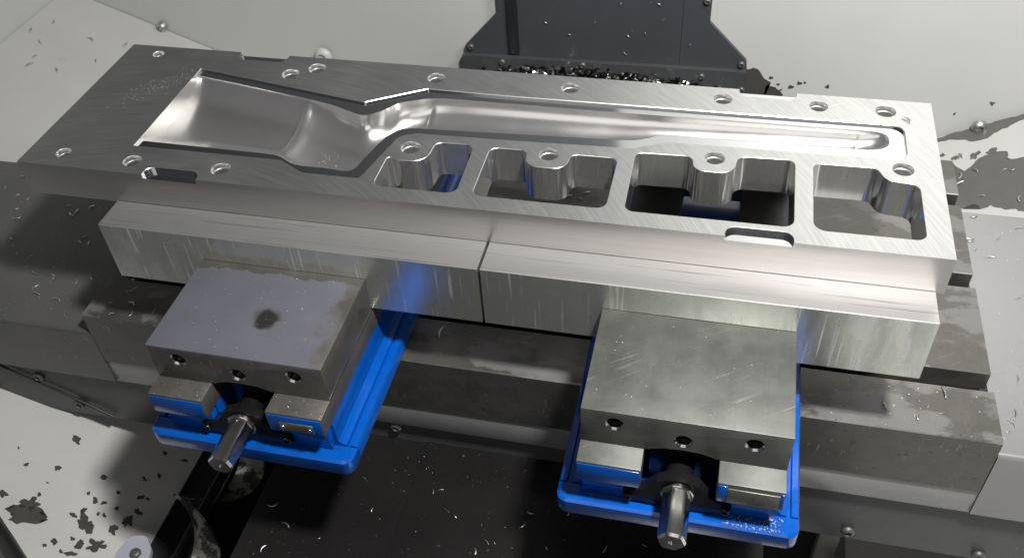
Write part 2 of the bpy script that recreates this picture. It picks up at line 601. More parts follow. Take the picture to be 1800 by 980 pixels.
# fixings along the joint of wall and chute floors
bw = bpy.data.objects['back_wall']
for c, r in (((-318, 696, -262), 9), ((987, 695, -333), 11), ((-33, 695, -296), 15)):
    bm = bmesh.new()
    b_bolt(bm, (c[0], c[1], c[2]), 'Y', r, 9, -1)
    for v in bm.verts:
        v.co -= bw.location / S
    obj_bm('bolt', bm, M['wall'] if r > 12 else M['chip'], bw, 40)


# ------------------------------------------------------------------ dark column cover
cc = empty('column_cover', (430, 690, -300))
tag(cc, 'charcoal sheet metal column cover with flared foot behind the plate', 'machine cover')
LC = Vector((430, 690, -300))


def loc(bm, o=LC):
    for v in bm.verts:
        v.co -= o
    return bm


outl = [(272.2, 160), (272.2, -192.9), (215.9, -254.1), (211.5, -298.7), (650.3, -293.1), (644.7, -248.6), (586.8, -190.1), (587.8, 160)]
bm = bmesh.new()
b_prism(bm, outl, XZ, 688, 695)
obj_bm('cover_body', loc(bm), M['column'], cc, None)
bm = bmesh.new()
b_box(bm, 285.0, 302.8, 685.2, 687.7, -261.9, 160, 0.4)
obj_bm('guide_strip', loc(bm), M['strip'], cc)
bm = bmesh.new()
b_box(bm, 548.4, 550.0, 686.8, 687.8, -259.7, 160)
obj_bm('seam_strip', loc(bm), M['apron'], cc, None)
bm = bmesh.new()
b_prism(bm, [(211.5, -266.4), (211.5, -306.5), (651.4, -302.0), (645.8, -261.9)], XZ, 679, 687.6)
obj_bm('foot_flange', loc(bm), M['apron'], cc, None)
bm = bmesh.new()
b_box(bm, 225, 640, 640, 679, -314, -308)
obj_bm('foot_shelf', loc(bm), M['apron'], cc, None)
for (x, z) in [(224.8, -255.5), (638.0, -253.7), (580.1, -157.3), (276.1, -273.1), (403.0, -268.6), (582.3, -273.1), (642.5, -290.9)]:
    bm = bmesh.new()
    b_bolt(bm, (x, 678.8 if z < -266 else 687.8, z), 'Y', 5.4, 4.5, -1)
    obj_bm('bolt', loc(bm), M['steel'], cc, 40)

# ------------------------------------------------------------------ machine table with T-slots
prof = [(-28.6, -238)]
prof += [(-28.6, -169.2), (-27.4, -168)]
for y0, y1 in ((27.6, 48.0), (159, 178.5), (286, 305)):
    prof += [(y0 - 0.8, -168), (y0, -168.8), (y0, -188), (y0 - 9, -188), (y0 - 9, -205), (y1 + 9, -205), (y1 + 9, -188), (y1, -188), (y1, -168.8), (y1 + 0.8, -168)]
prof += [(366, -168), (366, -238)]
bm = bmesh.new()
b_prism(bm, prof, YZ, 13.4, 876.2)
tbl = tag(obj_bm('machine_table', bm, M['table'], None, None), 'stained steel machine table with T-slots under the two blue vises', 'machine table')

# sheet-metal covers at both table ends and the skirt below
def fold_cover(name, x0, x1, y1, zt, mat, label):
    bm = bmesh.new()
    r = 5
    out = [(y1, zt)]
    for k in range(7):
        t = math.pi / 2 + math.pi / 2 * k / 6
        out.append((-28.6 + r + r * math.cos(t), zt - r + r * math.sin(t)))
    out += [(-28.6, -271.5), (-26.6, -271.5), (-26.6, zt - r)]
    out += [(-22, zt - 2), (y1, zt - 2)]
    b_prism(bm, out, YZ, x0, x1)
    return tag(obj_bm(name, bm, mat, None, 25), label, 'sheet cover')


lc = fold_cover('table_end_cover', -330, 12.6, 226, -194.5, M['lcover'], 'dark wet sheet cover strewn with chips at the left table end')
rc = fold_cover('table_end_cover', 877.2, 1180, 296, -184, M['cover'], 'pale grey folded sheet cover at the right table end')
bm = bmesh.new()
b_box(bm, 12.8, 877, -27.2, -24, -271.5, -238.6, 0.3)
tag(obj_bm('table_skirt', bm, M['cover'], None), 'narrow grey sheet skirt along the underside of the table front', 'skirt')

# dark apron below the skirt
ap = box('front_apron', -420, 1300, -22, -18, -352, -272.5, M['apron'], None, 0.4)
tag(ap, 'dark grey sheet apron with button screws below the table skirt', 'apron')
AO = ap.location / S
for x, z in ((-172, -338), (-60, -341), (785, -347), (-96, -300), (330, -290), (520, -300), (905, -352)):
    bm = bmesh.new()
    b_bolt(bm, (x, -22.1, z + 8), 'Y', 6.5, 4.5, -1)
    for v in bm.verts:
        v.co -= AO
    obj_bm('screw', bm, M['steel'], ap, 40)
# black cable clipped along the apron
def tube(name, pts, r, mat, parent=None, n=10, label=None, cat=None, closed=False):
    P = [Vector(p) for p in pts]
    Q = []
    for i in range(len(P) - 1):
        p0 = P[max(0, i - 1)]; p1 = P[i]; p2 = P[i + 1]; p3 = P[min(len(P) - 1, i + 2)]
        for k in range(6):
            t = k / 6
            Q.append(0.5 * ((2 * p1) + (p2 - p0) * t + (2 * p0 - 5 * p1 + 4 * p2 - p3) * t * t + (3 * p1 - p0 - 3 * p2 + p3) * t ** 3))
    Q.append(P[-1])
    rings = []
    for i, q in enumerate(Q):
        d = (Q[min(i + 1, len(Q) - 1)] - Q[max(0, i - 1)]).normalized()
        u = d.cross(Vector((0, 0, 1)))
        if u.length < 1e-3:
            u = Vector((1, 0, 0))
        u.normalize()
        v = d.cross(u)
        rr = r if not hasattr(r, '__len__') else r[0] + (r[1] - r[0]) * i / (len(Q) - 1)
        rings.append([q + u * rr * math.cos(2 * math.pi * k / n) + v * rr * math.sin(2 * math.pi * k / n) for k in range(n)])
    bm = bmesh.new()
    b_rings(bm, rings)
    o = obj_bm(name, bm, mat, parent, 50)
    if label:
        tag(o, label, cat)
    return o


tube('cable', [(-150, -25, -268), (-135, -25, -282), (-100, -25, -300), (-60, -25, -321), (-20, -25, -345)], 1.6, M['rubber'],
     label='thin black cable running down across the dark left apron', cat='cable')

# black way cover under the table
bm = bmesh.new()
b_box(bm, 213, 702, -560, -15, -500, -303, 1.2)
wc = tag(obj_bm('way_cover', bm, M['black'], None), 'flat black way cover sprinkled with chips below the vises', 'way cover')
bm = bmesh.new()
b_box(bm, 360, 702, -560, -19, -302.8, -301.0, 0.4)
for v in bm.verts:
    v.co -= wc.location / S
obj_bm('overlap_plate', bm, M['black'], wc)

# little grey upright in the right trough
tag(box('trough_post', 770, 791, 12, 24, -500, -368, M['bracket'], None, 1.0), 'pale grey upright strip standing in the dark gap below right vise', 'post')

# ------------------------------------------------------------------ machined plate
PW, PD, PT = 800.0, 210.9, 35.0
PLATE = tmp_obj(b_box(bmesh.new(), 0, PW, 0, PD, -PT, 0), 40)

ledge = fillet([(97, 40, 0), (242, 40, 14), (268, 25.6, 14), (321, 25.4, 4), (336.5, 92, 14), (352, 97.5, 0), (440, 99.5, 0),
                (546, 103.6, 22), (575, 117.3, 22), (751, 120.2, 0), (774, 121, 24), (774, 171.5, 11), (640, 170.2, 0), (424, 169, 0),
                (340, 170.5, 3), (286, 139.3, 5), (97, 174.7, 0)], 7)


def prism_cut(bm, out, z0, z1, mi, flare=0.8):
    n0 = len(bm.faces)
    lo = out
    hi = offset(out, flare * 2)
    rings = [[Vector((x, y, z0)) for x, y in lo], [Vector((x, y, z1 - flare)) for x, y in lo], [Vector((x, y, z1 + flare)) for x, y in hi]]
    b_rings(bm, rings)
    bm.faces.ensure_lookup_table()
    for f in bm.faces[n0:]:
        f.material_index = mi
    return bm


boolean(PLATE, tmp_obj(prism_cut(bmesh.new(), ledge, -2.4, 0, 1, 0.6), 40))

# duct cavity, lofted between a front and a back edge
ST = [  # front (x, y), back (x, y), depth, exponent
    ((96.5, 50.8), (96.5, 165.5), 15.0, 2.0),
    ((150, 50.2), (150, 155.5), 16.0, 2.0),
    ((203, 49.6), (203, 145.2), 17.5, 2.0),
    ((226, 49.2), (226, 140.6), 18.2, 2.0),
    ((238, 47.0), (240, 137.6), 23.0, 2.2),
    ((256, 38.0), (258, 132.5), 26.5, 2.4),
    ((285, 37.2), (276, 125.5), 27.5, 2.4),
    ((309, 37.4), (292, 121.5), 27.5, 2.4),
    ((315, 58), (306, 131), 27.0, 2.3),
    ((321, 82), (318, 145.5), 26.5, 2.3),
    ((328, 98), (334, 153.5), 26.0, 2.2),
    ((342, 107), (354, 159.3), 25.0, 2.0),
    ((385, 109.5), (392, 160.0), 24.0, 1.9),
    ((436, 112.2), (440, 160.0), 23.0, 1.9),
    ((490, 115.0), (492, 160.0), 22.0, 1.9),
    ((541, 118.0), (541, 160.2), 20.5, 2.0),
    ((558, 124.0), (558, 160.4), 18.5, 2.0),
    ((576, 130.0), (576, 160.6), 17.0, 2.0),
    ((665, 132.2), (665, 162.2), 15.5, 2.0),
    ((730, 133.6), (730, 162.8), 14.5, 2.0),
    ((746, 134.5), (746, 162.6), 12.8, 2.0),
    ((755, 137.5), (755, 161.4), 9.5, 2.0),
    ((760, 142.5), (760, 158.0), 5.0, 2.0),
    ((761.6, 147.5), (761.6, 153.5), 1.2, 2.0)]


def cavity_cut():
    NT = 40
    rings = []
    secs = []
    def cr(p0, p1, p2, p3, t):
        return 0.5 * ((2 * p1) + (p2 - p0) * t + (2 * p0 - 5 * p1 + 4 * p2 - p3) * t * t + (3 * p1 - p0 - 3 * p2 + p3) * t ** 3)
    sub = 6
    flat = [(a[0][0], a[0][1], a[1][0], a[1][1], a[2], a[3]) for a in ST]
    for i in range(len(ST) - 1):
        q = [flat[max(0, i - 1)], flat[i], flat[i + 1], flat[min(len(flat) - 1, i + 2)]]
        for k in range(sub):
            v = [cr(q[0][j], q[1][j], q[2][j], q[3][j], k / sub) for j in range(6)]
            if i == 0:
                v = [q[1][j] + (q[2][j] - q[1][j]) * k / sub for j in range(6)]
            secs.append((Vector(v[0:2]), Vector(v[2:4]), v[4], v[5]))
    z = ST[-1]
    secs.append((Vector(z[0]), Vector(z[1]), z[2], z[3]))
    # light smoothing of depth along the path
    dep = [s[2] for s in secs]
    for _ in range(4):
        dep = [dep[0]] + [(dep[i - 1] + 2 * dep[i] + dep[i + 1]) / 4 for i in range(1, len(dep) - 1)] + [dep[-1]]
    # raised witness lines where the cutter paths of two zones meet
    out = []
    for i, ((f, bk, _, n), d) in enumerate(zip(secs, dep)):
        out.append((f, bk, d, n))
        if i in (3 * 6 - 1, 11 * 6 - 2, 19 * 6 + 1):
            f2, b2 = secs[i + 1][0], secs[i + 1][1]
            L = max((f2 - f).length, (b2 - bk).length)
            for off, rise in ((0.3, 0.16), (0.6, 0.16), (0.9, 0.0)):
                out.append((f.lerp(f2, off / L), bk.lerp(b2, off / L), d + (dep[i + 1] - d) * off / L - rise, n))
    for f, bk, d, n in out:
        ring = []
        for k in range(NT + 1):
            t = k / NT
            tt = 0.5 - 0.5 * math.cos(math.pi * t)
            u = abs(2 * tt - 1)
            zz = -2.4 - d * max(0.0, 1 - u ** n) ** (1 / n if n > 2.05 else 0.62)
            p = f.lerp(bk, tt)
            ring.append(Vector((p.x, p.y, zz)))
        ring.append(Vector((bk.x, bk.y, 6)))
        ring.append(Vector((f.x, f.y, 6)))
        rings.append(ring)
    bm = bmesh.new()
    b_rings(bm, rings)
    for f in bm.faces:
        f.material_index = 2
    return bm


boolean(PLATE, tmp_obj(cavity_cut(), 40))

bm = bmesh.new()
WINDOWS = [
    [(336, 17.6, 8), (409.6, 17.8, 9), (407.9, 87.2, 8), (373, 86.4, 7), (371.5, 57.0, 15), (346, 55.2, 9), (336, 60.5, 5)],
    [(423.4, 18, 8), (535.6, 18, 9), (535.8, 86.8, 7), (495.5, 86.6, 7), (493.5, 64.4, 16), (458.8, 64.4, 16), (456.0, 86.4, 7), (423.0, 86.0, 8)],
    [(550.6, 18, 8), (683.2, 18.4, 9), (683.2, 106.8, 8), (636.0, 105.0, 9), (634.4, 80.2, 17), (600.2, 79.8, 17), (598.4, 99.4, 8), (549.8, 97.8, 7)],
    [(698, 18, 10), (781.0, 18.5, 8), (781.0, 87.6, 9), (755.0, 90.5, 10), (748.5, 105.8, 8), (698.2, 105.0, 8)]]
for i, wv in enumerate(WINDOWS):
    prism_cut(bm, fillet(wv, 9), -40, 0, 3 + i, 0.35)
HOLES = [(37.4, 195.6, 5.6), (36.3, 19.3, 6.6), (107.6, 17.5, 8.0), (194.3, 18.5, 8.4), (194.1, 177.6, 8.4), (217.2, 191.7, 8.4), (342.5, 190.8, 8.4),
         (475.7, 191, 8.4), (617.9, 192, 8.0), (702.8, 192, 7.8), (760.4, 192, 8.4), (352.4, 75.2, 8.6), (476.1, 83.8, 8.6), (616.9, 99.4, 8.2), (769.6, 106.9, 8.2)]
for i, (x, y, r) in enumerate(HOLES):
    n0 = len(bm.faces)
    rr = r + 0.6
    b_lathe(bm, [(r - 1.0, -40), (r - 1.0, -5.0), (r, -4.6), (r, -0.9), (rr + 0.3, 0.6)], 'Z', (x, y, 0), 32)
    bm.faces.ensure_lookup_table()
    for f in bm.faces[n0:]:
        f.material_index = 7 + i
NOTCH = [
    [(126.4, -6, 0), (178.6, -6, 0), (178.6, 12.0, 9), (126.4, 12.0, 9)],
    [(631.6, -6, 0), (683.4, -6, 0), (683.4, 12.2, 9), (631.6, 12.2, 9)],
    [(126.4, 217, 0), (126.4, 197.6, 9), (178.8, 197.4, 9), (178.8, 217, 0)],
    [(632.0, 217, 0), (632.0, 199.4, 9), (683.2, 199.2, 9), (683.2, 217, 0)]]
for i, nv in enumerate(NOTCH):
    prism_cut(bm, fillet(nv, 7), -4.4, 0, 22 + i, 0.3)
boolean(PLATE, tmp_obj(bm, 40))

# split the finished plate by feature: body + cavity, ledge, windows, bores, notches as its parts
src = PLATE.data
groups = {}
for p in src.polygons:
    groups.setdefault(p.material_index, []).append(p.index)


def extract(name, idx, mat, parent, angle, second=None, chamfer=False):
    vm = {}; verts = []; faces = []
    mi = []
    for fi in idx:
        p = src.polygons[fi]
        f = []
        for v in p.vertices:
            if v not in vm:
                vm[v] = len(verts)
                verts.append(tuple(src.vertices[v].co * S))
            f.append(vm[v])
        faces.append(f)
        mi.append((0 if p.normal.z > 0.9 else 1) if not chamfer else (1 if 0.2 < p.normal.z < 0.95 else 0))
    me = bpy.data.meshes.new(name)
    me.from_pydata(verts, [], faces)
    me.validate()
    o = bpy.data.objects.new(name, me)
    me.materials.append(mat)
    if second is not None:
        me.materials.append(second)
        for p, k in zip(me.polygons, mi):
            p.material_index = k
    me.shade_smooth()
    me.set_sharp_from_angle(angle=math.radians(angle))
    COL.objects.link(o)
    if parent:
        o.parent = parent
    return o


plate = extract('machined_plate', groups[0], M['top'], None, 20, M['side'])
tag(plate, 'long milled aluminium plate with duct cavity and four windows held in the vises', 'metal plate')
extract('duct_ledge', groups.get(1, []), M['ledge'], plate, 25, M['edge'], True)
extract('duct_cavity', groups.get(2, []), M['cavity'], plate, 50)
for i in range(4):
    extract('window_cutout', groups.get(3 + i, []), M['window'], plate, 40, M['edge'], True)
for i in range(15):
    extract('bolt_hole', groups.get(7 + i, []), M['bore'], plate, 40, M['edge'], True)
for i in range(4):
    extract('edge_notch', groups.get(22 + i, []), M['ledge'], plate, 40, M['edge'], True)
bpy.data.objects.remove(PLATE)


# ------------------------------------------------------------------ aluminium soft jaws under the plate
def soft_jaw(x0, x1, label):
    bm = bmesh.new()
    b_prism(bm, [(-34.3, -96), (17, -96), (17, -35.3), (-0.4, -35.3), (-0.4, -33.9), (-33.7, -33.9), (-34.3, -34.5)], YZ, x0, x1)
    return tag(obj_bm('soft_jaw', bm, M['softjaw'], None, None), label, 'soft jaw', 'soft jaws gripping the plate front')


soft_jaw(90.2, 438.8, 'left aluminium soft jaw bar clamped by the vise with the milky film')
soft_jaw(441.2, 793.4, 'right aluminium soft jaw bar, brighter, clamped by the bare vise')


# ------------------------------------------------------------------ vises
def make_vise(cx, film, label):
    root = empty('machine_vise', (cx, 50, -168))
    tag(root, label, 'vise', 'blue machine vises')
    O = Vector((0, 50, -168))            # local = coordinates relative to the vise centre line

    def add(name, bm, mat, parent=root, angle=30):
        if parent is root:
            for v in bm.verts:
                v.co -= O
            return obj_bm(name, bm, mat, root, angle)
        for v in bm.verts:
            v.co -= O
        return obj_bm(name, bm, mat, parent, angle)

    # blue cast base: flange, side web, centre channel
    bm = bmesh.new()
    half = [(0, -167.8), (90, -167.8), (93, -165), (93, -152), (91.6, -150), (87.0, -150), (86.2, -153.6), (84.0, -153.6), (83.2, -150), (79.5, -149.2), (76.6, -146), (75.4, -121), (28.5, -121), (28.5, -152), (0, -152)]
    prof = half[1:-1] + [(-x, z) for x, z in half[1:-1]][::-1]
    b_prism(bm, prof, XZ, -143, 268)
    add('base', bm, M['blue'], angle=35)
    # front of the flange, rounded corners
    bm = bmesh.new()
    out = fillet([(-93, -142.5, 0), (-93, -161, 17), (93, -161, 17), (93, -142.5, 0)], 8)
    inn = offset(out, -2.2)
    b_rings(bm, [[Vector((x, y, -167.8)) for x, y in offset(out, -0.8)], [Vector((x, y, -166)) for x, y in out], [Vector((x, y, -152.2)) for x, y in out], [Vector((x, y, -150)) for x, y in inn]])
    fl = add('front_flange', bm, M['blue'], angle=40)
    # low ribs on the flange below each rail
    for sx in (-1, 1):
        bm = bmesh.new()
        b_box(bm, min(sx * 30, sx * 74), max(sx * 30, sx * 74), -150, -143.2, -149.8, -121.5, 1.0)
        add('rib', bm, M['blue'], fl)
    # rails with ground tops
    for sx in (-1, 1):
        bm = bmesh.new()
        xa, xb = sorted((sx * 28, sx * 76.6))
        b_box(bm, xa, xb, -158.4, 240, -121, -99.2, 0.7)
        rl = add('rail', bm, M['filmsteel'] if film else M['steel'])
        if not film and sx > 0:
            bm = bmesh.new()
            b_box(bm, 28.8, 35.5, -159.4, -158.5, -120.5, -101.2, 0.3)
            add('rail_front', bm, M['blue'], rl)
            bm = bmesh.new()
            b_box(bm, 73.2, 75.9, -159.4, -158.5, -120.5, -101.2, 0.3)
            add('rail_front', bm, M['blue'], rl)
            bm = bmesh.new()
            b_box(bm, 35.8, 73.0, -159.6, -158.5, -120.5, -103.5, 0.3)
            add('badge', bm, M['badge'], rl)
        else:
            bm = bmesh.new()
            b_box(bm, xa + 0.8, xb - 0.8, -159.4, -158.5, -120.6, -101.2, 0.3)
            add('rail_front', bm, M['blue'], rl)
        if film and sx > 0:
            bm = bmesh.new()
            b_box(bm, 39, 68, -160.3, -159.45, -117.5, -107.5, 0.2)
            tg = add('name_tag', bm, M['tag'], rl)
            for x in (41.8, 65.2):
                bm = bmesh.new()
                b_bolt(bm, (x, -160.3, -112.6), 'Y', 1.7, 1.1, -1)
                add('tag_screw', bm, M['hex'], rl, 40)
    # movable jaw
    bm = b_box(bmesh.new(), -76.5, 76.5, -138.7, -34.6, -99.0, -61.0, 0.7, 2)
    # thrust pocket + three tapped holes are cut into the front
    jaw = tmp_obj(bm, 2)
    ct = bmesh.new()
    for x, z in ((-51, -74.6), (0, -83.4), (50.5, -75.4)):
        b_lathe(ct, [(7.4, -141), (7.1, -138.4), (5.6, -137.0), (5.6, -136.0), (5.2, -135.4), (5.7, -134.8), (5.2, -134.2), (5.7, -133.6), (5.2, -133.0), (5.7, -132.4), (5.2, -131.8), (5.7, -131.2), (5.2, -130), (5.2, -110)], 'Y', (x, 0, z), 24)
    for f in ct.faces:
        f.material_index = 1
    arch = [(-24, -103), (24, -103), (24, -97.5), (14, -94.5), (0, -93.5), (-14, -94.5), (-24, -97.5)]
    b_prism(ct, arch, XZ, -142, -120)
    boolean(jaw, tmp_obj(ct, 2))
    me = jaw.data
    bmj = bmesh.new(); bmj.from_mesh(me)
    hole_faces = [f for f in bmj.faces if f.material_index == 1]
    bmh = bmj.copy()
    bmh.faces.ensure_lookup_table()
    bmesh.ops.delete(bmh, geom=[f for f in bmh.faces if f.material_index != 1], context='FACES')
    bmesh.ops.delete(bmj, geom=hole_faces, context='FACES')
    bpy.data.objects.remove(jaw)
    for bmx in (bmj, bmh):
        for f in bmx.faces:
            f.material_index = 0
    jw = add('movable_jaw', bmj, M['filmsteel'] if film else M['steel'], angle=30)
    # one object for each tapped hole
    comps = [[], [], []]
    for f in bmh.faces:
        cxm = f.calc_center_median().x
        comps[0 if cxm < -25 else 1 if cxm < 25 else 2].append(f)
    for k in range(3):
        bmk = bmh.copy()
        bmk.faces.ensure_lookup_table()
        ids = {f.index for f in comps[k]}
        bmesh.ops.delete(bmk, geom=[f for f in bmk.faces if f.index not in ids], context='FACES')
        for v in bmk.verts:
            v.co -= O
        meh = bpy.data.meshes.new('tapped_hole')
        for v in bmk.verts:
            v.co *= S
        bmk.to_mesh(meh); bmk.free()
        oh = bpy.data.objects.new('tapped_hole', meh)
        finish(oh, meh, M['hex'], jw, 30)
        meh.materials.append(M['blackox'])
        for p in meh.polygons:
            p.material_index = 1 if p.center.y / S + 50 > -137.2 else 0
    bmh.free()
    # bright side gib line on the jaw
    for sx in (-1, 1):
        bm = bmesh.new()
        b_box(bm, *sorted((sx * 76.3, sx * 77.1)), -138, -35, -99.0, -97.4, 0.2)
        add('gib_strip', bm, M['hex'], jw)
    # nut block and screw
    bm = bmesh.new()
    b_box(bm, -25, 25, -126, 100, -148, -99.6, 2)
    add('nut_block', bm, M['blackox'])
    bm = bmesh.new()
    b_lathe(bm, [(11, -126), (11, -140), (12.5, -141), (12.5, -150), (10, -151), (10, -157)], 'Y', (0, 0, -126), 28)
    sc = add('lead_screw', bm, M['blackox'], angle=35)
    # batwing bracket
    bm = bmesh.new()
    wing = [(-41, -10), (-41, -18.5), (-26, -19.5), (-16, -22), (0, -23.5), (16, -22), (26, -19.5), (41, -18.5), (41, -10), (31, -7), (23, -1), (16, 9), (8, 13), (0, 14), (-8, 13), (-16, 9), (-23, -1), (-31, -7)]
    b_prism(bm, [(x, z - 126) for x, z in wing], XZ, -153.5, -145)
    br = add('screw_bracket', bm, M['blackox'], angle=25)
    for x in (-37, 37):
        bm = bmesh.new()
        b_bolt(bm, (x, -153.6, -140.3), 'Y', 3.6, 3.0, -1)
        add('bracket_screw', bm, M['blackox'], br, 40)
    bm = bmesh.new()
    b_lathe(bm, [(12.4, -154), (12.4, -156.4), (11.6, -157.2), (10, -157.4)], 'Y', (0, 0, -126), 32)
    add('collar', bm, M['hex'], angle=35)
    # hexagonal drive end
    R6 = 11.2
    bm = bmesh.new()
    rings = []
    for y, k in ((-157, 1), (-195.2, 1), (-197.4, 0.88)):
        ring = []
        for i in range(48):
            t = 2 * math.pi * i / 48
            a = ((t + math.pi / 6) % (math.pi / 3)) - math.pi / 6
            rad = min(R6 * math.cos(math.pi / 6) / math.cos(a), R6 * 0.965) * k
            if k < 1:
                rad = min(rad, R6 * 0.84)
            ring.append(Vector((rad * math.cos(t + 0.35), y, -126 + rad * math.sin(t + 0.35))))
        rings.append(ring)
    rings.append([Vector((2.2 * math.cos(2 * math.pi * i / 48 + 0.35), -197.4, -126 + 2.2 * math.sin(2 * math.pi * i / 48 + 0.35))) for i in range(48)])
    rings.append([Vector((0.2 * math.cos(2 * math.pi * i / 48 + 0.35), -195.6, -126 + 0.2 * math.sin(2 * math.pi * i / 48 + 0.35))) for i in range(48)])
    b_rings(bm, rings)
    add('hex_drive', bm, M['hex'], angle=22)
    # fixed jaw at the back
    bm = bmesh.new()
    b_box(bm, -76.5, 76.5, 196, 262, -121, -35.6, 1.0)
    add('fixed_jaw', bm, M['steel'])
    return root


v1 = make_vise(261.0, True, 'left blue vise with milky coolant film on its steel jaw')
v2 = make_vise(618.7, False, 'right blue vise with bare scratched steel jaw')

# worn engraving on the right vise's badge
def engrave(txt, x, z, size, parent, yy):
    cu = bpy.data.curves.new('engraved_text', 'FONT')
    cu.body = txt
    cu.size = size * S
    cu.extrude = 0.00008
    cu.align_x = 'LEFT'
    t = bpy.data.objects.new('engraved_text', cu)
    COL.objects.link(t)
    dg = bpy.context.evaluated_depsgraph_get()
    me = bpy.data.meshes.new_from_object(t.evaluated_get(dg))
    bpy.data.objects.remove(t)
    me.materials.clear()
    me.materials.append(M['ink'])
    o = bpy.data.objects.new('engraved_text', me)
    COL.objects.link(o)
    o.parent = parent
    o.location = Vector((x, yy - 50, z + 168)) * S
    o.rotation_euler = (math.pi / 2, 0, 0)
    return o


bad = [o for o in bpy.data.objects if o.name.startswith('badge')][0]
engrave('SERIES', 50, -118, 4.4, bad, -159.75)
engrave('3', 53.5, -112.5, 5.0, bad, -159.75)


# ------------------------------------------------------------------ junk at lower left: lug, bracket, strap, hose
def lug(name, pts, z0, z1, mat, label, cat, rad):
    bm = bmesh.new()
    b_prism(bm, fillet([(x, y, r) for (x, y), r in zip(pts, rad)], 8), XY, z0, z1)
    return tag(obj_bm(name, bm, mat, None, 30), label, cat)


lg = lug('pivot_lug', [(62, -195), (102, -195), (93, -160), (80, -146), (62, -150), (58, -170)], -376, -370, M['lug'], 'pale blue-grey lug with one screw at the bottom edge', 'lug', [0, 0, 14, 10, 12, 12])
bm = bmesh.new()
b_bolt(bm, (79, -168, -370), 'Z', 6.0, 4, 1)
for v in bm.verts:
    v.co -= lg.location / S
obj_bm('screw', bm, M['steel'], lg, 40)


# chip auger lying in the left trough
AX, AZ = 102.0, -416.0
au = empty('chip_auger', (AX, -80, AZ - 46))
tag(au, 'dark wet spiral chip auger in the trough below the left vise', 'auger')
AOr = Vector((AX, -80, AZ - 46))
bm = bmesh.new()
b_lathe(bm, [(10, -420), (10, 420)], 'Y', (AX, 0, AZ), 20)
for v in bm.verts:
    v.co -= AOr
obj_bm('auger_shaft', bm, M['blackox'], au, 40)
bm = bmesh.new()
prev = None
NS = 36
pitch = 118.0
for i in range(int(800 / pitch * NS) + 1):
    y = -420 + i * pitch / NS
    t = 2 * math.pi * (y + 104) / pitch + math.pi / 2
    cs, sn = math.cos(t), math.sin(t)
    row = []
    for th in (-1.6, 1.6):
        for r in (9.0, 20.0, 31.0, 40.5):
            row.append(bm.verts.new(Vector((AX + r * cs, y + th + 0.12 * r, AZ + r * sn)) - AOr))
    if prev:
        for k in range(3):
            bm.faces.new((prev[k], prev[k + 1], row[k + 1], row[k]))
            bm.faces.new((prev[k + 4], row[k + 4], row[k + 5], prev[k + 5]))
        bm.faces.new((prev[3], prev[7], row[7], row[3]))
        bm.faces.new((prev[0], row[0], row[4], prev[4]))
    else:
        bm.faces.new((row[0], row[1], row[2], row[3], row[7], row[6], row[5], row[4]))
    prev = row
bm.faces.new((prev[4], prev[5], prev[6], prev[7], prev[3], prev[2], prev[1], prev[0]))
obj_bm('auger_flight', bm, M['auger'], au, 40)
tube('coolant_hose', [(-80, -172, -338), (-57, -187, -332), (-30, -204, -328), (4, -226, -322)], 9, M['rubber'], label='black ribbed hose at the bottom left corner', cat='hose')


# ------------------------------------------------------------------ wet patches on the pale panels
def blob(name, cx, cy, r, frame, mat, label, group, seed, poly=None, irr=0.45):
    """irregular thin puddle; frame(u, v) -> (point, normal)"""
    rnd = random.Random(seed)
    if poly is None:
        n = 44
        ph = rnd.random() * 50
        st = rnd.uniform(0.7, 1.5)
        ro = rnd.random() * 3.14
        pts = []
        for k in range(n):
            t = 2 * math.pi * k / n
            q = r * (1 + irr * 2.0 * (mnoise.noise(Vector((math.cos(t) * 1.3 + ph, math.sin(t) * 1.3, seed))) + 0.4 * mnoise.noise(Vector((math.cos(t) * 4.2 + ph, math.sin(t) * 3.6, seed)))))
            a, d = q * math.cos(t) * st, q * math.sin(t) / st
            pts.append((cx + a * math.cos(ro) - d * math.sin(ro), cy + a * math.sin(ro) + d * math.cos(ro)))
    else:
        pts = []
        for i in range(len(poly)):
            a = Vector(poly[i]); c = Vector(poly[(i + 1) % len(poly)])
            m = max(2, int((c - a).length / 5))
            for k in range(m):
                p = a.lerp(c, k / m)
                e = min(5.0, (c - a).length * 0.3)
                pts.append((p.x + e * mnoise.noise(Vector((p.x * 0.11, p.y * 0.11, seed))) + 2 * mnoise.noise(Vector((p.x * 0.4, p.y * 0.4, seed))),
                            p.y + e * mnoise.noise(Vector((p.x * 0.11, p.y * 0.11, seed + 9)))))
    bm = bmesh.new()
    lo = [frame(u, v, 0.1) for u, v in pts]
    hi = [frame(u, v, 0.5) for u, v in pts]
    b_rings(bm, [lo, hi])
    bmesh.ops.triangulate(bm, faces=[f for f in bm.faces if len(f.verts) > 4])
    o = obj_bm(name, bm, mat, None, None)
    return tag(o, label, 'puddle', group)


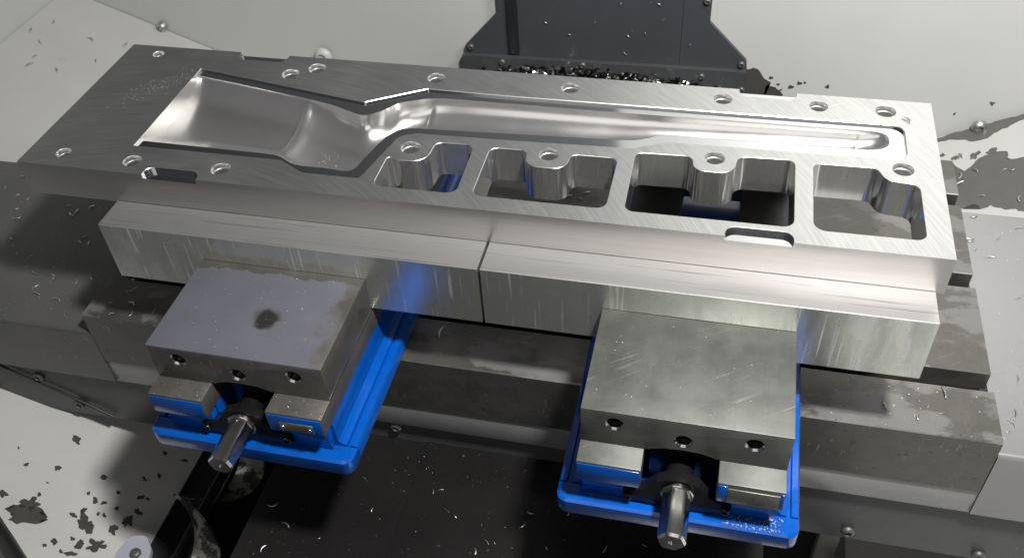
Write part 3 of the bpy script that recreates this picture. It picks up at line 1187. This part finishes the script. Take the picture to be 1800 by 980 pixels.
nL = Vector((0.38975, 0, 1)).normalized()
nR = Vector((-0.48547, 0, 1)).normalized()
fL = lambda u, v, h: Vector((u, v, LZ(u))) + nL * h
fR = lambda u, v, h: Vector((u, v, RZf(u))) + nR * h
fW = lambda u, v, h: Vector((u, 700 - h, v))
PL = [(-65, -48, 4.2), (-64, -149, 13.6), (-67, -136, 7.7), (-96, -137, 4.4), (-7, -137, 9.1), (-2, -160, 4.8), (14, -154, 7.3), (-5, -172, 3.4), (-25, -166, 3.2), (-64, -88, 3.2), (-17, -79, 3.3), (-64, -124, 2.1), (-22, -103, 2.1), (-12, -108, 3.2), (-3, -107, 2.2), (11, -108, 2.2), (-23, -132, 2.8), (-17, -123, 2.8), (-2, -121, 1.8), (4, -120, 2.1), (19, -131, 5.0), (28, -117, 5.4), (32, -103, 3.6), (27, -86, 3.0), (20, -64, 2.2), (32, -54, 2.5), (25, -25, 2.5), (48, -25, 2.7), (-93, -97, 2.3), (-31, -173, 1.9), (-11, -156, 2.1), (-14, -173, 1.9), (4, -90, 2.2), (34, -85, 1.7), (-110, -82, 1.2), (-64, -108, 1.2)]
for i, (x, y, r) in enumerate(PL):
    big = {1: 'largest ragged dark wet patch on the lower left floor', 4: 'round dark wet patch right of the largest one on the floor'}
    blob('wet_patch', x, y, r, fL, M['wet'], big.get(i, 'small dark wet spot on the floor beside the auger trough' if x > 15 else 'small dark wet spot on the floor just below the dark apron' if y > -95 else 'small dark wet spot on the floor around the largest patch'),
         None if i in big else 'wet spots beside the trough' if x > 15 else 'wet spots below the apron' if y > -95 else 'wet spots around the largest patch', i + 1,
         irr=0.5 if r > 6 else 0.35)
RP = [(948, 629), (954, 615), (962, 603), (973, 613), (979, 621), (991, 625), (1003, 628), (1013, 624), (1013, 613), (1010, 603), (1020, 602), (1032, 600), (1053, 598), (1100, 590), (1100, 440), (1035, 470), (1018, 487), (992, 505), (983, 516), (972, 512), (963, 525), (952, 524), (940, 540), (925, 560), (925, 600)]
blob('wet_patch', 0, 0, 0, fR, M['wetr'], 'broad grey wet patch behind the right table cover', None, 51, RP)
for i, (x, y, r) in enumerate([(939, 652, 3.5), (954, 637, 4.6), (976, 632, 5.8), (996, 631, 5.7)]):
    blob('wet_patch', x, y, r, fR, M['wetr'], 'small grey wet spot above the broad right patch', 'small wet spots on the right floor', 60 + i)
blob('wet_patch', 0, 0, 0, fR, M['wetr'], 'long dark wet line along the right wall joint', None, 53,
     [(925, 697), (950, 697), (975, 698), (1010, 698), (1060, 698), (1120, 698), (1120, 690), (1060, 686), (1030, 684), (1012, 676), (990, 664), (972, 668), (955, 684), (930, 687)])
blob('wet_patch', 0, 0, 0, fW, M['wet'], 'dark wet stain on the wall right of the column foot', None, 54,
     [(640, -272), (657, -266), (666, -268), (670, -280), (684, -287), (680, -294), (696, -299), (706, -311), (700, -330), (640, -330)])
for i, (x, z) in enumerate([(684, -280), (696, -290), (715, -293), (733, -284), (726, -286), (766, -288), (700, -300), (995, -296), (950, -318)]):
    blob('wet_patch', x, z, random.uniform(1.6, 4.2), fW, M['wet'] if x < 800 else M['wetr'], 'small dark speck on the wall beside the column foot stain' if x < 800 else 'small grey speck on the wall near the right joint bolt', 'wall specks by the column' if x < 800 else 'wall specks at right', 70 + i)


# ------------------------------------------------------------------ aluminium chips
def chip_mesh(k):
    rnd = random.Random(100 + k)
    Rr = rnd.uniform(5, 16)
    L = rnd.uniform(7, 15)
    n = 9
    w0 = rnd.uniform(0.5, 1.1)
    lift = rnd.uniform(0.3, 2.0)
    rings = []
    for i in range(n):
        t = i / (n - 1) - 0.5
        a = t * L / Rr
        wv = w0 * (1 - (2 * t) ** 2 * 0.75)
        tw = t * rnd.uniform(0.6, 1.4)
        c = Vector((Rr * math.sin(a), Rr * (1 - math.cos(a)), 0.9 + lift * (0.25 - t * t) * 2))
        s = Vector((math.sin(a) * -math.cos(tw), math.cos(a) * math.cos(tw), math.sin(tw))) * wv
        up = Vector((0, 0, 0.18))
        rings.append([(c + s + up) * S, (c - s + up) * S, (c - s - up) * S, (c + s - up) * S])
    bm = bmesh.new()
    b_rings(bm, rings)
    bmesh.ops.recalc_face_normals(bm, faces=bm.faces[:])
    me = bpy.data.meshes.new('aluminium_chip')
    bm.to_mesh(me); bm.free()
    me.materials.append(M['chip'])
    me.shade_smooth()
    return me


CH = [chip_mesh(k) for k in range(10)]


def chips(pts, label, group, normal=None, sc=(0.35, 1.1), seed=0):
    rnd = random.Random(seed)
    for p in pts:
        o = bpy.data.objects.new('aluminium_chip', rnd.choice(CH))
        COL.objects.link(o)
        nv = normal or Vector((0, 0, 1))
        o.location = (Vector(p) + nv * 0.1) * S
        q = nv.to_track_quat('Z', 'Y')
        o.rotation_euler = (q.to_matrix() @ Matrix.Rotation(rnd.uniform(0, 6.28), 3, 'Z')).to_euler()
        k = rnd.uniform(*sc)
        o.scale = (k, k, k)
        tag(o, label if not callable(label) else label(p), 'metal chip', group if not callable(group) else group(p))


chips([(x, y, -194.4) for x, y in [(-177, 124), (-186, 160), (-162, 90), (-115, 49), (-100, 42), (-139, 67), (-120, 67), (-98, -7), (-51, 10), (-78, 14), (-86, 22), (-129, 156), (-112, 148), (-116, 141), (-99, 158), (-77, 109), (-78, 99), (-66, 98), (-44, 38), (-30, 45), (-83, 54), (-75, 42), (-186, 183), (-229, 176), (-27, -12), (-221, 200), (-190, 140), (-205, 165)]],
      lambda p: 'aluminium chip on the dark left cover close to the plate edge' if p[1] > 95 else 'aluminium chip on the dark left cover beside the soft jaw end' if p[1] > 30 else 'aluminium chip near the front edge of the dark left cover',
      lambda p: 'left cover chips by the plate' if p[1] > 95 else 'left cover chips by the soft jaw' if p[1] > 30 else 'left cover chips at the front', seed=1)
chips([(x, y, -167.9) for x, y in [(44, -22), (66, -20), (86, -12), (35, -8), (49, 12), (58, -4)]], 'aluminium chip on the dark table corner left of the vise', 'chips on the left table corner', seed=2)
chips([(x, y, -183.9) for x, y in [(889, 234), (885, 247), (902, 226), (920, 168), (894, 288), (914, 256), (893, 8), (889, -2), (936, 278), (884, 251), (897, 18), (905, 60), (930, 120)]],
      lambda p: 'aluminium chip on the rear of the pale right cover' if p[1] > 140 else 'aluminium chip near the front fold of the pale right cover',
      lambda p: 'right cover chips at the rear' if p[1] > 140 else 'right cover chips at the front', seed=3)
chips([(x, y, -167.9) for x, y in [(784, -5), (820, 1), (831, -5), (810, -13), (835, 19)]], 'aluminium chip on the front table strip at right', 'chips on the right table strip', seed=4)
chips([(379, 10, -167.9)], 'single curved chip on the table between the vises', 'chip between the vises', sc=(1.5, 1.6), seed=5)
chips([(x, y, -300.9) for x, y in [(384, -79), (391, -76), (483, -86), (457, -123), (442, -135), (449, -123), (520, -79), (480, -100), (506, -119), (413, -103), (594, -99), (560, -110), (535, -128), (470, -140)]]
      + [(x, y, -302.9) for x, y in [(253, -141), (232, -125), (310, -76), (330, -110), (290, -150), (240, -170)]],
      lambda p: 'aluminium chip on the black way cover below the left vise' if p[0] < 360 else 'aluminium chip on the black way cover midway between the vises' if p[0] < 470 else 'aluminium chip on the black way cover next to the right vise',
      lambda p: 'way cover chips left' if p[0] < 360 else 'way cover chips middle' if p[0] < 470 else 'way cover chips right', sc=(0.35, 1.0), seed=6)
chips([(x, y, -167.9) for x, y in [(477, 233), (464, 236), (482, 244), (500, 225), (455, 246)]], 'aluminium chip seen through the second window of the plate', 'chips under the second window', seed=7)
chips([(x, 687.8, z) for x, z in [(471.0, -220.7), (474.3, -211.8), (495.5, -215.2), (497.7, -166.2), (513.3, -166.2), (518.8, -190.7), (560.1, -228.5), (466.5, -249.7), (419.7, -201.8), (346.2, -206.3), (456.5, -169.5), (380.8, -223.0)]],
      'aluminium chip stuck to the charcoal column cover', 'chips on the column cover', Vector((0, -1, 0)), (0.5, 1.0), 8)
chips([fR(x, y, 0.6) for x, y in [(974, 597), (1004, 582), (957, 592), (961, 638), (974, 539), (1012, 515), (1013, 577), (950, 575)]], 'aluminium chip on the wet right floor behind the table', 'chips on the right floor', nR, (0.8, 1.7), 9)
chips([fL(x, y, 0.2) for x, y in [(-451, 608), (-390, 604), (-442, 552), (-431, 517), (-465, 569), (-398, 535), (-427, 495), (-391, 507), (-345, 622), (-360, 560)]],
      'chip on the pale left floor behind the plate', 'chips on the left floor', nL, (0.8, 1.4), 10)
chips([(778, 181, 0.1)], 'hooked dark chip on the plate near its rear right corner', 'chip on the plate', sc=(0.9, 1.0), seed=11)

# ------------------------------------------------------------------ uncountable bits (stuff)
def scatter(name, n, place, mat, label, size, seed, flat=0.5, strip=False):
    rnd = random.Random(seed)
    bm = bmesh.new()
    for _ in range(n):
        p, nv = place(rnd)
        s = rnd.uniform(*size)
        q = nv.to_track_quat('Z', 'Y').to_matrix() @ Matrix.Rotation(rnd.uniform(0, 6.28), 3, 'Z')
        if strip:
            L = s * rnd.uniform(2, 5)
            t1 = rnd.uniform(-0.9, 0.9)
            t2 = rnd.uniform(-0.7, 0.7)
            q = q @ Matrix.Rotation(t2, 3, 'Y') @ Matrix.Rotation(t1, 3, 'X')
            cu = rnd.uniform(0.1, 0.5)
            rings = []
            for k in range(4):
                u = k / 3 - 0.5
                ww = s * (0.55 - abs(u) * 0.7)
                c = Vector((u * L, 0, cu * L * (0.25 - u * u) * 2))
                rings.append([p + q @ (c + Vector((0, ww, 0.1))), p + q @ (c + Vector((0, -ww, 0.1))), p + q @ (c + Vector((0, -ww, -0.1))), p + q @ (c + Vector((0, ww, -0.1)))])
            b_rings(bm, rings)
        else:
            vs_ = [bm.verts.new(p + q @ Vector((s * math.cos(a), s * math.sin(a), 0.02))) for a in [k * 1.0472 for k in range(6)]]
            v2_ = [bm.verts.new(p + q @ Vector((0.6 * s * math.cos(a), 0.6 * s * math.sin(a), s * flat * 0.75))) for a in [k * 1.0472 for k in range(6)]]
            t = bm.verts.new(p + q @ Vector((0, 0, s * flat)))
            for k in range(6):
                bm.faces.new((vs_[k], vs_[(k + 1) % 6], v2_[(k + 1) % 6], v2_[k]))
                bm.faces.new((v2_[k], v2_[(k + 1) % 6], t))
            bm.faces.new(vs_[::-1])
    o = obj_bm(name, bm, mat, None, 60)
    o['kind'] = 'stuff'
    o['label'] = label
    return o


UP = Vector((0, 0, 1))


def at_rect(x0, x1, y0, y1, z):
    return lambda r: (Vector((r.uniform(x0, x1), r.uniform(y0, y1), z)), UP)


def at_gauss(cx, cy, sx, sy, z, rot=0.0):
    def f(r):
        a, d = r.gauss(0, sx), r.gauss(0, sy)
        return (Vector((cx + a * math.cos(rot) - d * math.sin(rot), cy + a * math.sin(rot) + d * math.cos(rot), z)), UP)
    return f


scatter('swarf_pile', 1500, lambda r: (lambda x: (Vector((x, r.uniform(646, 678), -308 + r.random() ** 1.4 * (38 - 18 * abs((x - 410) / 200) ** 2))), UP))(r.uniform(236, 625)),
        M['swarf'], 'wet aluminium swarf heaped on the foot of the column cover', (1.6, 6.0), 21, strip=True)
scatter('water_beads', 170, at_gauss(72, 139, 24, 9, 0, 0.9), M['bead'], 'fine coolant beads on the dark left end of the plate', (0.25, 0.75), 22)
scatter('cavity_specks', 45, lambda r: (Vector((r.gauss(258, 8), r.gauss(86, 10), -28.9)), UP), M['bead'], 'coolant beads in the throat of the duct cavity', (0.3, 0.8), 23)
scatter('fine_specks', 110, at_rect(188, 334, -136, -40, -61.0), M['chip'], 'bright specks on the filmed left vise jaw', (0.12, 0.4), 24)
scatter('fine_specks', 36, at_rect(545, 693, -136, -38, -61.0), M['chip'], 'bright specks on the bare right vise jaw', (0.12, 0.45), 25)
scatter('fine_specks', 26, at_rect(188, 232, -157, -140, -99.15), M['chip'], 'specks on the left rail of the filmed vise', (0.12, 0.4), 26)
scatter('fine_specks', 26, at_rect(292, 336, -157, -140, -99.15), M['chip'], 'specks on the right rail of the filmed vise', (0.12, 0.4), 27)
scatter('fine_specks', 70, at_rect(220, 360, -230, -40, -302.9), M['chip'], 'fine bright specks on the left of the black way cover', (0.12, 0.4), 28)
scatter('fine_specks', 110, at_rect(362, 700, -230, -40, -300.9), M['chip'], 'fine bright specks on the right of the black way cover', (0.12, 0.4), 29)
scatter('water_beads', 150, lambda r: (Vector((r.uniform(655, 700), r.gauss(-153, 4) if r.random() < .8 else -158, -149.9)), UP), M['bead'], 'coolant beads on the blue foot of the right vise', (0.25, 0.8), 30)
scatter('fine_specks', 160, at_rect(-200, 10, -25, 200, -194.4), M['chip'], 'fine specks on the dark left table cover', (0.2, 0.6), 31)
scatter('fine_specks', 35, at_rect(880, 960, -20, 280, -183.9), M['chip'], 'fine specks on the pale right table cover', (0.3, 0.8), 32)
scatter('fine_specks', 40, at_rect(700, 874, -26, 26, -167.9), M['chip'], 'fine specks on the front table strip at right', (0.2, 0.7), 33)
